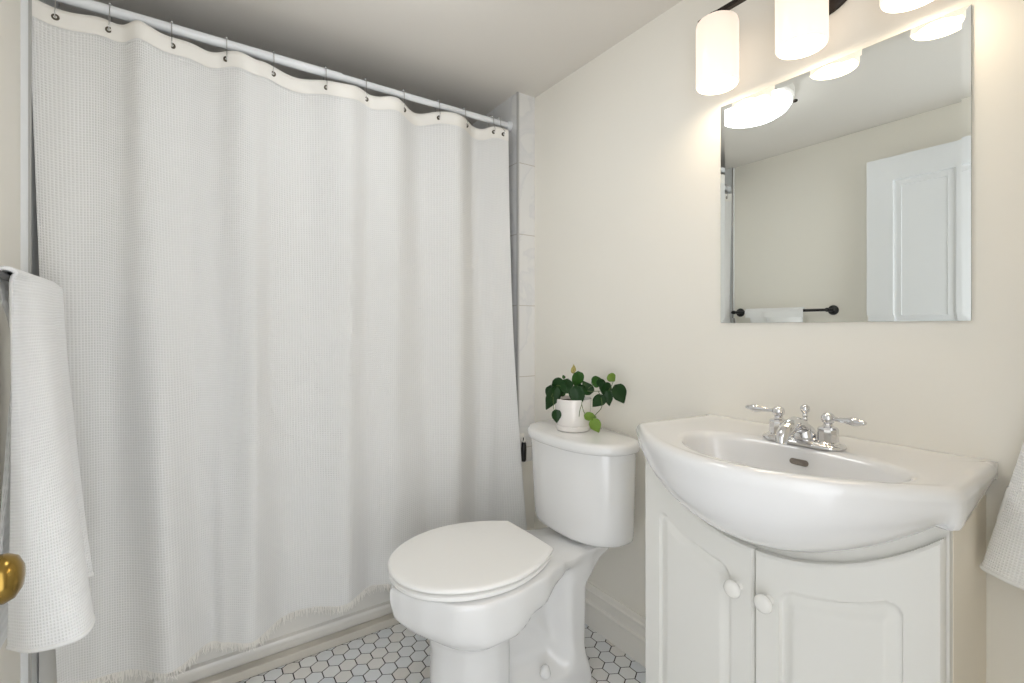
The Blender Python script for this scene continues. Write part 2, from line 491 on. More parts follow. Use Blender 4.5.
o = link('bathtub', b, M['tub'], None, smooth=True, angle=35)
tag(o, 'white built-in bathtub behind the shower curtain, its apron showing below the frayed hem', 'bathtub')

# ------------------------------------------------------------ curtain rod and curtain
ry, rz = 1.37 * D, H + 0.70 * D
rod = root('curtain_rod', (XB, ry, rz), 'long white tension rod carrying the shower curtain below the ceiling', 'curtain rod')
b = nb(); tube(b, [(XB + .004, ry, rz), (0.45, ry, rz)], .0145, 20); link('outer_tube', b, M['rod'], rod, smooth=True, angle=40)
b = nb(); tube(b, [(0.45, ry, rz), (XA - .004, ry, rz)], .0122, 20); link('inner_tube', b, M['rod'], rod, smooth=True, angle=40)
for x, s in ((XB, 1), (XA, -1)):
    b = nb(); lathe(b, [(0.019, 0.0005), (0.019, 0.010), (0.016, 0.020)], (x, ry, rz), (s, 0, 0), 24)
    link('end_cap', b, M['rod'], rod, smooth=True, angle=40)

TOP = [(-.264, 1.350), (-.18, 1.362), (-.12, 1.350), (-.073, 1.326), (.0, 1.360), (.06, 1.358), (.128, 1.332), (.18, 1.360), (.27, 1.376),
       (.357, 1.334), (.43, 1.358), (.505, 1.344), (.60, 1.392), (.70, 1.325), (.79, 1.388), (.84, 1.358), (.893, 1.330)]
BOT = [(-.222, 1.352), (-.17, 1.372), (-.11, 1.376), (-.030, 1.312), (.04, 1.370), (.08, 1.360), (.136, 1.318), (.20, 1.376), (.29, 1.374),
       (.368, 1.330), (.43, 1.372), (.51, 1.345), (.61, 1.372), (.70, 1.335), (.79, 1.368), (.86, 1.35), (.955, 1.300)]
zt = H + 0.674 * D
def hem(x):  # bottom height (fraction of D above the floor) along the cloth
    return interp([(-.25, .128), (-.11, .116), (.03, .118), (.13, .118), (.3, .128), (.45, .138), (.95, .150)], x) * D
NS, NT = 420, 150
P = []; UV = []
ws = []
def crow(t):
    pts = []
    for (xa, ya), (xb, yb) in zip(TOP, BOT):
        e = t ** 1.15
        mid = 4 * t * (1 - t)
        x = xa + (xb - xa) * (t ** 2.6 if xb > .9 else e)
        y = ya + (yb - ya) * e
        y = 1.354 + (y - 1.354) * (1 - 0.12 * mid) + (-.006 * mid if xb > .9 else 0)
        pts.append((x, y))
    return pts
def catmull(pts, s):
    n = len(pts) - 1
    f = s * n; i = min(int(f), n - 1); u = f - i
    p = [pts[max(i - 1, 0)], pts[i], pts[i + 1], pts[min(i + 2, n)]]
    return [0.5 * (2 * p[1][k] + (p[2][k] - p[0][k]) * u + (2 * p[0][k] - 5 * p[1][k] + 4 * p[2][k] - p[3][k]) * u * u + (3 * p[1][k] - p[0][k] - 3 * p[2][k] + p[3][k]) * u ** 3) for k in (0, 1)]
for i in range(NT + 1):
    t = i / NT
    row = []; ur = []
    pts = crow(t)
    for j in range(NS + 1):
        s = j / NS
        x, y = catmull(pts, s)
        # small creases that fade in below the header, stronger low down
        w = 0.5 + 0.5 * t
        y += w * (0.0034 * math.sin(s * 61 + 2.2 * math.sin(t * 3 + s * 4)) + 0.0015 * math.sin(s * 103 + 5 * t) + 0.0030 * math.sin(s * 31 + t * 7) * t)
        z0 = zt - 0.010 * (0.5 - 0.5 * math.cos(2 * PI * 11.5 * s + .4)) * 1.0
        zb = hem(x)
        z = z0 + (zb - z0) * t
        row.append(Vector((x * D, y * D, z))); ur.append((s * 1.74, 1.95 * (1 - t)))
    P.append(row); UV.append(ur)
b = nb(); grid(b, P, UV)
cur = root('shower_curtain', (0.3 * D, 1.35 * D, zt), 'white waffle-weave shower curtain hanging full width from the rod, hem frayed', 'shower curtain')
body = link('cloth', b, M['curtain'], cur, smooth=True)
# plain header band sewn to the top, folded over both faces
nh = 4
b = nb(); F = []; Bk = []
for i in range(nh + 1):
    F.append([p + Vector((0, -.0022, 0)) for p in P[i]]); Bk.append([p + Vector((0, .0022, 0)) for p in P[i]])
grid(b, [list(r) for r in reversed(F)] + Bk)
hd = link('header_band', b, M['header'], cur, smooth=True); hd['label'] = 'plain cream header band along the top edge'
# frayed fringe
b = nb()
for k in range(640):
    s = (k + random.random()) / 640
    j = s * NS; j0 = min(int(j), NS - 1); p = P[-1][j0].lerp(P[-1][j0 + 1], j - j0)
    L = random.uniform(.012, .030); r = random.uniform(.0008, .0014)
    dx, dy = random.gauss(0, .0045), random.gauss(-.001, .003)
    tube(b, [p + Vector((0, 0, .003)), p + Vector((dx * .3, dy * .3, -L * .5)), p + Vector((dx, dy, -L))], [r, r, r * .5], 4)
fr = link('fringe', b, M['header'], cur); fr['kind'] = 'stuff'; fr['label'] = 'short frayed thread fringe along the hem'
# eyelets and rings
GX = [-.232, -.139, -.0286, .081, .185, .313, .4226, .536, .651, .743, .85]
GX = [-.225] + GX[1:] + [.878]
proto_ring = None
def curtain_point(x, t):
    i = int(t * NT)
    best = min(range(NS + 1), key=lambda j: abs(P[i][j].x - x * D))
    return P[i][best]
for gi, gx in enumerate(GX):
    p = curtain_point(gx, 0.0135)
    b = nb(); lathe(b, [(.0038, -.0032), (.0078, -.0032), (.0088, -.002), (.0088, .002), (.0078, .0032), (.0038, .0032), (.0038, -.0032)], p, (0, 1, 0), 20, cap=False)
    e = link('eyelet', b, M['eyelet'], cur, smooth=True, angle=50)
    if gi == 0: e['label'] = 'dark metal eyelet in the header band'
    x = gx * D
    nm = ['leftmost', 'second from left', 'third from left', 'fourth from left', 'fifth from left', 'sixth from left', 'seventh from left', 'fifth from right', 'fourth from right', 'third from right', 'second from right', 'rightmost'][gi]
    rg = root('curtain_ring', (x, ry, rz), 'wire curtain ring over the white rod with roller beads, %s of the twelve' % nm, 'curtain ring', 'wire rings holding up the shower curtain')
    off = (x, ry, rz)
    # wire loop: over the rod, down both sides, through the eyelet
    dyp = p.y - ry; dzp = p.z - rz; R0 = .0185
    pts = [Vector((x, ry + R0 * math.cos(a), rz + R0 * math.sin(a))) for a in [PI * k / 12 for k in range(13)]]
    ex = p.x - x
    pts = [Vector((x + ex, p.y + .006, p.z - .002)), Vector((x + ex * .7, p.y + .012, p.z + .012)), Vector((x, ry + .020, rz - .02))] + pts + \
          [Vector((x, ry - .020, rz - .02)), Vector((x + ex * .7, p.y - .010, p.z + .012)), Vector((x + ex, p.y - .007, p.z - .001)), Vector((x + ex, p.y + .006, p.z - .002))]
    b = nb(); tube(b, pts, .0012, 8); link('wire_loop', b, M['steel'], rg, smooth=True)
    b = nb()
    for k in range(5):
        a = PI / 2 + (k - 2) * 0.38
        bmesh.ops.create_uvsphere(b, u_segments=10, v_segments=8, radius=.0038, matrix=Matrix.Translation((x, ry + R0 * math.cos(a), rz + R0 * math.sin(a))))
    link('roller_beads', b, M['steel'], rg, smooth=True)

# ------------------------------------------------------------ black-handled scraper on a white hook beside the toilet
hk = root('wall_hook', (0.0, 0, 0), 'small white plastic hook on the painted wall end, just left of the toilet tank', 'hook')
hx, hy, hz_ = 0.9365 * D + .004, YT, H - 0.372 * D
b = nb(); box(b, (hx - .009, hy - .005, hz_ - .022), (hx + .015, hy + .003, hz_ + .016), .002)
link('hook_plate', b, M['white_plastic'], hk)
b = nb(); tube(b, [(hx + .003, hy - .003, hz_ - .012), (hx + .003, hy - .020, hz_ - .016), (hx + .003, hy - .026, hz_ - .008), (hx + .003, hy - .026, hz_ + .004)], .0035, 10)
link('hook_prong', b, M['white_plastic'], hk, smooth=True)
b = nb(); 
lathe(b, [(0, 0), (.008, 0), (.0115, .006), (.012, .05), (.010, .075), (.006, .082), (.004, .088), (.004, .1), (0, .101)], (hx + .003, hy - .017, hz_ - .100), (0.05, 0.04, 1), 16, cap=False)
o = link('brush_handle', b, M['black'], None, smooth=True, angle=40)
tag(o, 'short black brush handle hanging from the small white hook beside the toilet tank', 'brush')

# ------------------------------------------------------------ toilet
TC = 0.972 * D                       # centre line
toi = root('toilet', (0.62 * D, TC, 0), 'white two-piece toilet with closed lid between the shower curtain and the vanity', 'toilet')
def tp(d, v, z): return Vector((XR - d, TC + v, z))      # d: distance from the wall, v: sideways
def egg(df, db, hw, n=64, back_hw=None, e=2.0, mid=0.5):
    """closed outline: front at df, back at db (squared off at back_hw)"""
    pts = []
    for k in range(n):
        a = 2 * PI * k / n
        c, s = math.cos(a), math.sin(a)
        dm = db + (df - db) * mid
        if c >= 0: d = dm + (df - dm) * abs(c) ** 1.0
        else: d = dm - (dm - db) * abs(c) ** 0.8
        w = hw * (abs(s) ** (0.94)) * (1 if s >= 0 else -1)
        if back_hw is not None and c < 0:
            f = (dm - d) / (dm - db)
            lim = hw + (back_hw - hw) * f ** 2.2
            w = max(-1, min(1, w / (hw * max(abs(s), 1e-3)) )) * lim * min(1, abs(s) / 0.35) if abs(s) > 1e-6 else 0
        pts.append((d, w))
    return pts
NR = 72
# body sections: z -> (front d, back d, width table along d)
def body_ring(z):
    # extents
    df = interp([(0, .715), (.02, .710), (.05, .705), (.10, .695), (.20, .692), (.26, .700), (.29, .735), (.32, .782), (.35, .806), (.40, .816), (.425, .816)], z)
    db = interp([(0, .170), (.10, .188), (.30, .185), (.36, .110), (.40, .055), (.425, .04)], z)
    def width(d):
        u = (d - db) / (df - db)
        bowl = interp([(0.04, .100), (.19, .108), (.30, .128), (.36, .158), (.45, .190), (.56, .209), (.63, .209), (.70, .188), (.76, .140), (.80, .080), (.818, .0)], d)
        low = interp([(.15, .090), (.20, .106), (.27, .106), (.325, .046), (.480, .036), (.505, .112), (.56, .122), (.64, .116), (.68, .09), (.73, .0)], d)
        foot = interp([(.10, .100), (.17, .120), (.27, .124), (.42, .116), (.50, .116), (.58, .124), (.66, .095), (.71, .0)], d)
        zb = interp([(.05, .395), (.19, .395), (.26, .378), (.34, .345), (.45, .305), (.55, .275), (.80, .270)], d)   # underside line of the bowl
        a = interp([(zb - .012, 0), (zb + .050, 1)], z)
        a = a ** 0.6 if a > 0 else 0
        f = interp([(.055, 1), (.118, 0)], z)
        foot *= interp([(0, 1), (.05, .99), (.11, .93)], z)
        w = low * (1 - a) + bowl * a
        # the trapway bulges as a ridge curving up through the recess
        zr = interp([(.15, .05), (.28, .10), (.38, .22), (.46, .33)], d)
        w += (1 - a) * 0.014 * math.exp(-((z - zr) / .035) ** 2) * (1 if .22 < d < .5 else 0)
        w = w * (1 - f) + foot * f
        ef = max(0.0, 1 - ((d - (df - .16)) / .16) ** 2) ** 0.5 if d > df - .16 else 1.0
        eb = max(0.0, 1 - (((db + .035) - d) / .035) ** 2) ** 0.5 if d < db + .035 else 1.0
        if z < .3: 
            ef2 = max(0.0, 1 - ((d - (df - .10)) / .10) ** 2) ** 0.5 if d > df - .10 else 1.0
            w = w
            return w * ef2 * eb
        return w * ef * eb if z > .3 else w * eb
    half = []
    N = NR
    for k in range(N + 1):
        a = PI * k / N
        d = (df + db) / 2 + (df - db) / 2 * math.cos(a)
        half.append((d, width(d)))
    drop = lambda d: max(0, z - .35) * .26 * interp([(.27, 1), (.37, 0)], d)
    return [tp(d, w, z - drop(d)) for d, w in half] + [tp(d, -w, z - drop(d)) for d, w in reversed(half[1:-1])]
zs = [0, .006, .015, .025, .035, .045, .055, .065, .08] + [.08 + .0115 * k for k in range(1, 30)] + [.420]
zs = sorted(set(round(z, 4) for z in zs if z <= .42))
rings = [body_ring(z) for z in zs]
top = body_ring(.424); 
c0 = tp(.45, 0, 0)
def inset(ring, s, z): return [Vector((c0.x + (p.x - c0.x) * s, TC + (p.y - TC) * s, p.z + z - .424)) for p in ring]
rings.append(inset(top, .992, .4265)); rings.append(inset(top, .975, .4285))
b = nb(); loft(b, rings)
bowl = link('bowl', b, M['china'], toi, smooth=True, angle=75)
bowl.data.name = 'bowl'
mod = bowl.modifiers.new('soft', 'CORRECTIVE_SMOOTH') if False else bowl.modifiers.new('soft', 'SMOOTH')
mod.factor = 0.5; mod.iterations = 3

def lid_outline(df, db, hw, bw, n=40):
    half = []
    dm = db + (df - db) * .46
    for k in range(n + 1):
        a = PI / 2 * k / n
        half.append((dm + (df - dm) * math.cos(a), hw * math.sin(a) ** .95))
    for k in range(1, n // 2 + 1):
        f = k / (n // 2)
        half.append((dm - (dm - db) * f, hw - (hw - bw) * f ** 1.9))
    for k in range(1, 13): half.append((db - .003 * (1 - (1 - k / 12) ** 2), bw * (1 - k / 12)))
    return half
def lid_mesh(bm, half, prof, zbase, crown=False):
    """prof: list of (inset, z)"""
    pts = [(d, w) for d, w in half] + [(d, -w) for d, w in reversed(half[1:-1])]
    n = len(pts)
    P2 = [Vector(p) for p in pts]
    nr = []
    for i in range(n):
        t = (P2[(i + 1) % n] - P2[i - 1]).normalized(); nr.append(Vector((-t.y, t.x)))
    cx = sum(p.x for p in P2) / n
    rings = []
    for ins, z in prof:
        rg = []
        for p, q in zip(P2, nr):
            inward = q if q.dot(Vector((cx, 0)) - p) > 0 else -q
            e = p + inward * ins
            rg.append(tp(e.x, e.y, zbase + z))
        rings.append(rg)
    if crown:
        cc_ = sum(rings[-1], Vector()) / n
        for s_, dz in ((.9, .0012), (.7, .0022), (.3, .0026)):
            rings.append([Vector((cc_.x + (p.x - cc_.x) * s_, cc_.y + (p.y - cc_.y) * s_, p.z + dz)) for p in rings[-1 if s_ == .9 else len(prof) - 1]])
    return loft(bm, rings)
zseat = 0.4320
b = nb(); lid_mesh(b, lid_outline(.808, .372, .199, .126), [(.022, -.003), (.020, .0015), (.003, .0022), (0, .005), (0, .013), (.003, .0155), (.012, .016)], zseat)
link('seat', b, M['seat'], toi, smooth=True, angle=40)
b = nb(); lid_mesh(b, lid_outline(.810, .358, .203, .120), [(.022, -.0055), (.020, .0005), (.003, .0010), (0, .0035), (0, .006), (.001, .009), (.004, .0120), (.010, .0135)], zseat + .0210, True)
link('seat_lid', b, M['seat'], toi, smooth=True, angle=40)
for v in (-.07, .07):
    b = nb(); tube(b, [tp(.346, v - .022, zseat + .009), tp(.346, v + .022, zseat + .009)], .0095, 16)
    box(b, tp(.374, v - .018, zseat - .002), tp(.342, v + .018, zseat + .008), .002)
    link('hinge', b, M['seat'], toi, smooth=True, angle=40)
for s in (-1, 1):
    b = nb(); lathe(b, [(.016, 0), (.017, .004), (.015, .012), (.012, .022), (.006, .028), (0, .029)], tp(.375, s * .104, .082), n=20)
    link('bolt_cap', b, M['china'], toi, smooth=True, angle=60)

# tank
TY = 0.9775 * D
TY = 0.990 * D
def tank_ring(z, hw, dback, dfront, n=48):
    """rounded D outline: full rounded front corners, sides turning in towards the wall"""
    dm = dback + (dfront - dback) * .42
    pts = []
    for k in range(n):
        a = 2 * PI * k / n
        c, s_ = math.cos(a), math.sin(a)
        e = 2 / 2.55
        v = hw * math.copysign(abs(s_) ** e, s_)
        if c >= 0: d = dm + (dfront - dm) * abs(c) ** (2 / 2.1)
        else: d = dm - (dm - dback) * min(1, abs(c) ** (2 / 3.4))
        pts.append(Vector((XR - d, TY + v, z)))
    return pts
b = nb()
rings = []
for z, k in ((.421, .74), (.4225, .83), (.426, .885), (.433, .915), (.445, .928), (.50, .94), (.60, .96), (.70, .978), (.724, .98)):
    rings.append(tank_ring(z, .222 * k, .025, .025 + .225 * k))
loft(b, rings)
link('tank', b, M['china'], toi, smooth=True, angle=50)
b = nb(); rings = []
for z, g in ((.7215, -.010), (.7225, .001), (.726, .005), (.735, .0065), (.745, .006), (.751, .003), (.7550, -.003), (.7575, -.014)):
    rings.append(tank_ring(z, .226 + g, .020 - g * .3, .252 + g))
loft(b, rings)
link('tank_lid', b, M['china'], toi, smooth=True, angle=50)
LIDTOP = .7575
# neck between bowl deck and tank
b = nb(); box(b, (XR - .18, TC - .085, .395), (XR - .07, TC + .085, .4175), .004); link('tank_gasket', b, M['china'], toi)

# ------------------------------------------------------------ potted plant on the tank lid
pc = Vector((0.905 * D - .009, 1.008 * D + .005, LIDTOP))
plant = root('potted_plant', pc, 'trailing heart-leaf plant in a white pot on the toilet tank lid', 'plant')
b = nb()
lathe(b, [(0, .001), (.056, .001), (.0595, .004), (.0610, .019), (.0595, .021), (.058, .0205), (.056, .008), (0, .007)], pc, n=48, cap=False)
link('saucer', b, M['pot'], plant, smooth=True, angle=40)
b = nb()
lathe(b, [(0, .0082), (.050, .0082), (.054, .012), (.0575, .022), (.0620, .060), (.0650, .106), (.0650, .112), (.0630, .113), (.0615, .109), (.059, .090), (0, .090)], pc, n=48, cap=False)
link('pot', b, M['pot'], plant, smooth=True, angle=40)
b = nb(); lathe(b, [(0, .103), (.030, .102), (.0605, .100)], pc, n=32, cap=False); link('soil', b, M['soil'], plant, smooth=True)
RT = Vector((math.cos(YAW), -math.sin(YAW), 0)); FW = Vector((math.sin(YAW), math.cos(YAW), 0)); UP = Vector((0, 0, 1))
K = .000405
def lp(cx, cy, depth=0.0):
    depth += interp([(380, .0), (680, .065)], cx, False)
    return pc + RT * ((cx - 290) * K) + UP * ((612 - cy) * K + depth * .20) - FW * depth
def leaf(pos, L, W, ang, tilt, yaw, m, curl=.25):
    """heart-shaped blade with a midrib fold; base at pos' top, tip along ang (0 = up)"""
    bm = nb(); n = 12; rows = []
    for i in range(n + 1):
        t = i / n
        w = W / 2 * (math.sin(PI * min(1, t ** .60)) ** .72) * (1 - .35 * max(0, t - .5) / .5) * 1.06 if 0 < t < 1 else 0
        w = max(w, .0003)
        row = []
        for j in range(-4, 5):
            u = j / 4
            back = -.10 * L * (abs(u) ** 1.5) * max(0, 1 - t * 2.2)     # lobes of the heart
            row.append(Vector((u * w, (t - .5) * L + back, .22 * abs(u) ** 1.2 * w - curl * L * (t - .4) ** 2 - .02 * L * math.sin(PI * t))))
        rows.append(row)
    grid(bm, rows)
    r = bmesh.ops.extrude_face_region(bm, geom=bm.faces[:])
    vs = [g for g in r['geom'] if isinstance(g, bmesh.types.BMVert)]
    for v in vs: v.co += Vector((0, 0, -.0005))
    # local X -> right, Y -> up, Z -> towards the room
    base = Matrix((RT, UP, -FW)).transposed().to_4x4()
    rot = Matrix.Rotation(ang, 4, 'Z') @ Matrix.Rotation(yaw, 4, 'Y') @ Matrix.Rotation(tilt, 4, 'X')
    bm.transform(Matrix.Translation(pos) @ base @ rot)
    return link('leaf', bm, m, plant, smooth=True)
d2 = math.radians
LV = [  # cx, cy, depth, length, width, angle (tip direction, 180 = down), tilt, yaw, tone
    (95, 355, .030, 210, 120, 163, -12, -20, 'leaf'), (145, 245, .022, 150, 130, 120, -28, 10, 'leaf'), (118, 330, .010, 190, 110, 186, -20, 30, 'leaf'),
    (205, 225, .030, 150, 110, 60, -40, 0, 'leaf'), (175, 260, .000, 120, 110, 100, -50, 0, 'leaf_mid'), (250, 225, .015, 110, 90, 300, -40, 20, 'leaf'),
    (135, 505, .050, 110, 76, 188, -8, -10, 'leaf'), (318, 195, .030, 150, 100, 184, -20, -15, 'leaf_mid'), (312, 340, .062, 175, 118, 195, -8, 10, 'leaf'),
    (395, 245, .030, 120, 100, 20, -15, 20, 'leaf'), (470, 378, .058, 120, 112, 150, -12, -20, 'leaf'), (485, 195, .020, 100, 90, 290, -25, 0, 'leaf_mid'),
    (522, 235, .025, 110, 70, 200, -20, 25, 'leaf'), (560, 270, .030, 120, 100, 250, -30, 0, 'leaf'), (562, 355, .035, 130, 75, 186, -10, 20, 'leaf'),
    (655, 325, .030, 165, 120, 212, -10, -12, 'leaf'), (603, 178, .010, 85, 72, 225, -20, 0, 'leaf_young'), (520, 270, .035, 110, 60, 170, -20, 40, 'leaf'),
    (420, 502, .068, 120, 66, 255, -25, 0, 'leaf_young'), (457, 585, .066, 125, 88, 205, -10, 5, 'leaf_young'), (205, 150, .010, 34, 26, 20, -20, 0, 'leaf_mid'),
    (232, 180, .012, 46, 24, 300, -20, 0, 'leaf_mid'), (290, 82, .012, 70, 36, 350, -10, 0, 'bud'), (298, 70, .014, 60, 20, 12, -5, 30, 'bud'), (340, 265, .02, 110, 90, 130, -45, 0, 'leaf'),
    (240, 260, -.01, 110, 90, 200, -50, 0, 'leaf'), (440, 240, -.01, 100, 80, 320, -50, 0, 'leaf_mid'),
]
for cx, cy, dep, L, W, an, ti, yw, mm in LV:
    leaf(lp(cx, cy, dep), L * K * 1.04, W * K * 1.06, d2(an), d2(ti), d2(yw), M[mm])
ST = [[(290, 390, 0), (240, 290, .02), (150, 230, .03), (110, 290, .034), (95, 330, .034)], [(110, 330, .034), (112, 430, .046), (130, 470, .05)],
      [(290, 390, 0), (300, 250, .01), (296, 140, .012), (292, 90, .012)], [(290, 390, 0), (320, 280, .02), (318, 230, .028)],
      [(290, 390, 0), (360, 290, .03), (440, 285, .03), (500, 285, .03), (560, 290, .03)], [(560, 290, .03), (590, 250, .02), (610, 205, .012)],
      [(560, 290, .03), (600, 300, .03), (640, 310, .032)], [(490, 290, .03), (500, 350, .055), (500, 425, .062), (450, 490, .066), (440, 540, .067)],
      [(330, 300, .03), (345, 380, .062), (330, 440, .064), (322, 500, .062)], [(345, 400, .062), (365, 470, .067), (400, 500, .068)],
      [(290, 390, 0), (250, 280, .01), (215, 200, .012), (205, 155, .010)], [(360, 290, .03), (450, 230, .02), (480, 190, .02)]]
for st in ST:
    P3 = [lp(*p) for p in st]
    sm = []
    for i in range(len(P3) - 1):
        a0, a1, a2, a3 = P3[max(i - 1, 0)], P3[i], P3[i + 1], P3[min(i + 2, len(P3) - 1)]
        for k in range(6):
            u = k / 6
            sm.append(0.5 * (2 * a1 + (a2 - a0) * u + (2 * a0 - 5 * a1 + 4 * a2 - a3) * u * u + (3 * a1 - a0 - 3 * a2 + a3) * u ** 3))
    sm.append(P3[-1])
    b = nb(); tube(b, sm, .0011, 6); link('stem', b, M['stem'], plant, smooth=True)

# ------------------------------------------------------------ vanity cabinet
VC = 0.4355 * D
van = root('vanity_cabinet', (0.88 * D, VC, 0), 'white bow-front vanity cabinet with two scooped doors under the sink', 'cabinet')
vy0, vy1 = 0.1916 * D, 0.680 * D
def xfront(y):      # bowed front (outer face of the doors)
    q = (y - VC) / (.2445 * D)
    return (0.791 + 0.013 * min(1.2, abs(q)) ** 2) * D
def scoop(y):       # top edge of the doors
    q = min(1, abs((y - VC) / (.2445 * D)))
    return H - D * (0.268 + 0.107 * (1 - q ** 2.1) ** .95)
b = nb()
N = 60; th = .019
cols = []
for i in range(N + 1):
    y = vy0 + .0006 + (vy1 - vy0 - .0012) * i / N
    xf = xfront(y) + th + .002
    zt_ = min(scoop(y) + .034, H - .2515 * D)
    cols.append([Vector((xf, y, .09)), Vector((xf, y, zt_)), Vector((xf + .018, y, zt_)), Vector((xf + .018, y, .09))])
loft(b, cols)
link('face_frame', b, M['cabinet'], van, smooth=True, angle=40)
for y0, y1, m_ in ((vy0, vy0 + .016, M['cabinet_side']), (vy1 - .016, vy1, M['cabinet'])):
    b = nb(); box(b, (xfront(y0) + th + .0215, y0, 0), (XR - .001, y1, H - .252 * D), .001)
    s_ = link('side_panel', b, m_, van)
b = nb(); box(b, (xfront(VC) + .06, vy0 + .016, 0), (xfront(VC) + .076, vy1 - .016, .09)); link('toe_kick', b, M['cabinet'], van)
b = nb(); box(b, (xfront(vy0) + .03, vy0 + .016, .09), (XR - .001, vy1 - .016, .106)); link('bottom_board', b, M['cabinet'], van)
def vdoor(ya, yb):
    ny, nz = 90, 120
    m = .050
    zb = .095
    rows = []
    A = []; Bk = []
    # fine columns
    for j in range(ny + 1):
        y = ya + (yb - ya) * j / ny
        ztop = scoop(y)
        ca = []; cb = []
        for i in range(nz + 1):
            t = i / nz
            z = zb + (ztop - zb) * t
            d1 = min(y - ya, yb - y) - m
            slope = abs((scoop(y + .001) - scoop(y - .001)) / .002)
            d2_ = (ztop - z) / math.sqrt(1 + min(slope, 2.0) ** 2) - .062
            d3 = z - zb - .06
            dd = min(d1, d2_, d3)
            # soft corner
            if d1 < .03 and d2_ < .03 and d1 > -.01 and d2_ > -.01:
                dd = .03 - math.hypot(max(0, .03 - d1), max(0, .03 - d2_))
            dep = interp([(0, 0), (.003, .0055), (.008, .0065), (.012, .0050), (.030, .0005), (.031, .0005)], dd) if dd > 0 else 0
            e = min(y - ya, yb - y, ztop - z, z - zb)
            rnd = 0 if e > .004 else .004 * (1 - math.sqrt(max(0, 1 - ((.004 - e) / .004) ** 2)))
            ca.append(Vector((xfront(y) + dep * 1.3 + rnd, y, z))); cb.append(Vector((xfront(y) + th, y, z)))
        A.append(ca); Bk.append(cb)
    bm = nb()
    VA = [[bm.verts.new(p) for p in c] for c in A]; VB = [[bm.verts.new(p) for p in c] for c in Bk]
    for S in (VA, VB):
        for j in range(ny):
            for i in range(nz): bm.faces.new((S[j][i], S[j + 1][i], S[j + 1][i + 1], S[j][i + 1]))
    for j in range(ny):
        bm.faces.new((VA[j][0], VA[j + 1][0], VB[j + 1][0], VB[j][0])); bm.faces.new((VA[j][-1], VA[j + 1][-1], VB[j + 1][-1], VB[j][-1]))
    for i in range(nz):
        bm.faces.new((VA[0][i], VA[0][i + 1], VB[0][i + 1], VB[0][i])); bm.faces.new((VA[-1][i], VA[-1][i + 1], VB[-1][i + 1], VB[-1][i]))
    return bm
for ya, yb, ky_ in ((VC + .0020, vy1 - .002, .4625), (vy0 + .004, VC - .0020, .4095)):
    d_ = link('door', vdoor(ya, yb), M['cabinet'], van, smooth=True, angle=45)
    y = ky_ * D
    b = nb(); lathe(b, [(.011, -.001), (.009, .004), (.0065, .010), (.0085, .015), (.0165, .019), (.0188, .0235), (.0180, .028), (.014, .031), (.007, .0325), (0, .033)],
                    (xfront(y), y, H - .447 * D), (-1, 0, 0), 32, cap=False)
    k = sub('knob', b, M['knob'], d_, smooth=True, angle=70)

# ------------------------------------------------------------ sink
sink = root('sink', (0.8 * D, VC, H - .2 * D), 'white belly-front china sink with chrome faucet, set on the vanity cabinet', 'sink')
SZ = H - 0.2 * D
sy0, sy1 = 0.170 * D, 0.687 * D
SC = (sy0 + sy1) / 2; SH = (sy1 - sy0) / 2
def bow(y):
    q = min(1, abs((y - SC) / SH)); return (1 - q * q)
def outer_raw():
    pts = []
    n = 80
    back = XR - .002
    xs = 0.784 * D
    ya, yb = .178 * D, .660 * D
    for k in range(20): pts.append(Vector((back, ya + (yb - ya) * k / 20)))
    for k in range(14): pts.append(Vector((back + (xs - back) * k / 14, yb + (sy1 - yb) * k / 14)))
    for k in range(n):
        y = sy1 + (sy0 - sy1) * k / n
        pts.append(Vector((xs - .140 * D * bow(y), y)))
    for k in range(14): pts.append(Vector((xs + (back - xs) * k / 14, sy0 + (ya - sy0) * k / 14)))
    return pts
raw = outer_raw()
# resample evenly, then soften the corners
def resample(pts, n):
    L = [0]
    for p, q in zip(pts, pts[1:] + pts[:1]): L.append(L[-1] + (q - p).length)
    out = []
    for k in range(n):
        t = L[-1] * k / n
        i = max(j for j in range(len(L) - 1) if L[j] <= t)
        p, q = pts[i], pts[(i + 1) % len(pts)]
        out.append(p.lerp(q, (t - L[i]) / max(1e-9, L[i + 1] - L[i])))
    return out
NO = 240
out2 = resample(raw, NO)
for it in range(5):
    out2 = [out2[i] if out2[i].x > XR - .02 else (out2[i - 1] + 2 * out2[i] + out2[(i + 1) % NO]) / 4 for i in range(NO)]
BCn = Vector((0.764 * D, 0.392 * D)); 
def basin(p, s):
    """basin outline direction-matched to the outer outline"""
    v = p - BCn
    a = math.atan2(v.y / .18, v.x / .1)
    rx = .096 * D if math.cos(a) > 0 else .084 * D
    e = 0.88
    cx, sx = math.cos(a), math.sin(a)
    xo = .030 * D * (s * abs(math.sin(a))) ** 2.5
    return Vector((BCn.x + xo + rx * s * math.copysign(abs(cx) ** e, cx), BCn.y + 0.164 * D * s * math.copysign(abs(sx) ** e, sx)))
nrm = []
for i in range(NO):
    t = (out2[(i + 1) % NO] - out2[i - 1]).normalized(); q = Vector((-t.y, t.x))
    if q.dot(BCn - out2[i]) < 0: q = -q
    nrm.append(q)
rings = []
for s, z in ((.10, -.148), (.35, -.145), (.60, -.132), (.78, -.105), (.88, -.070), (.94, -.035), (.975, -.014), (1.0, -.005), (1.04, -.001)):
    rings.append([Vector((basin(p, s).x, basin(p, s).y, SZ + z)) for p in out2])
base_r = [p.copy() for p in rings[-1]]
for f_ in (.15, .35, .55, .75, .9):
    rings.append([Vector((a.x + ((p + q * (.026 if p.x < XR - .01 else 0)).x - a.x) * f_, a.y + ((p + q * .026).y - a.y) * f_ if p.x < XR - .01 else a.y + (p.y - a.y) * f_, SZ - .001 * (1 - f_))) for p, q, a in zip(out2, nrm, base_r)])
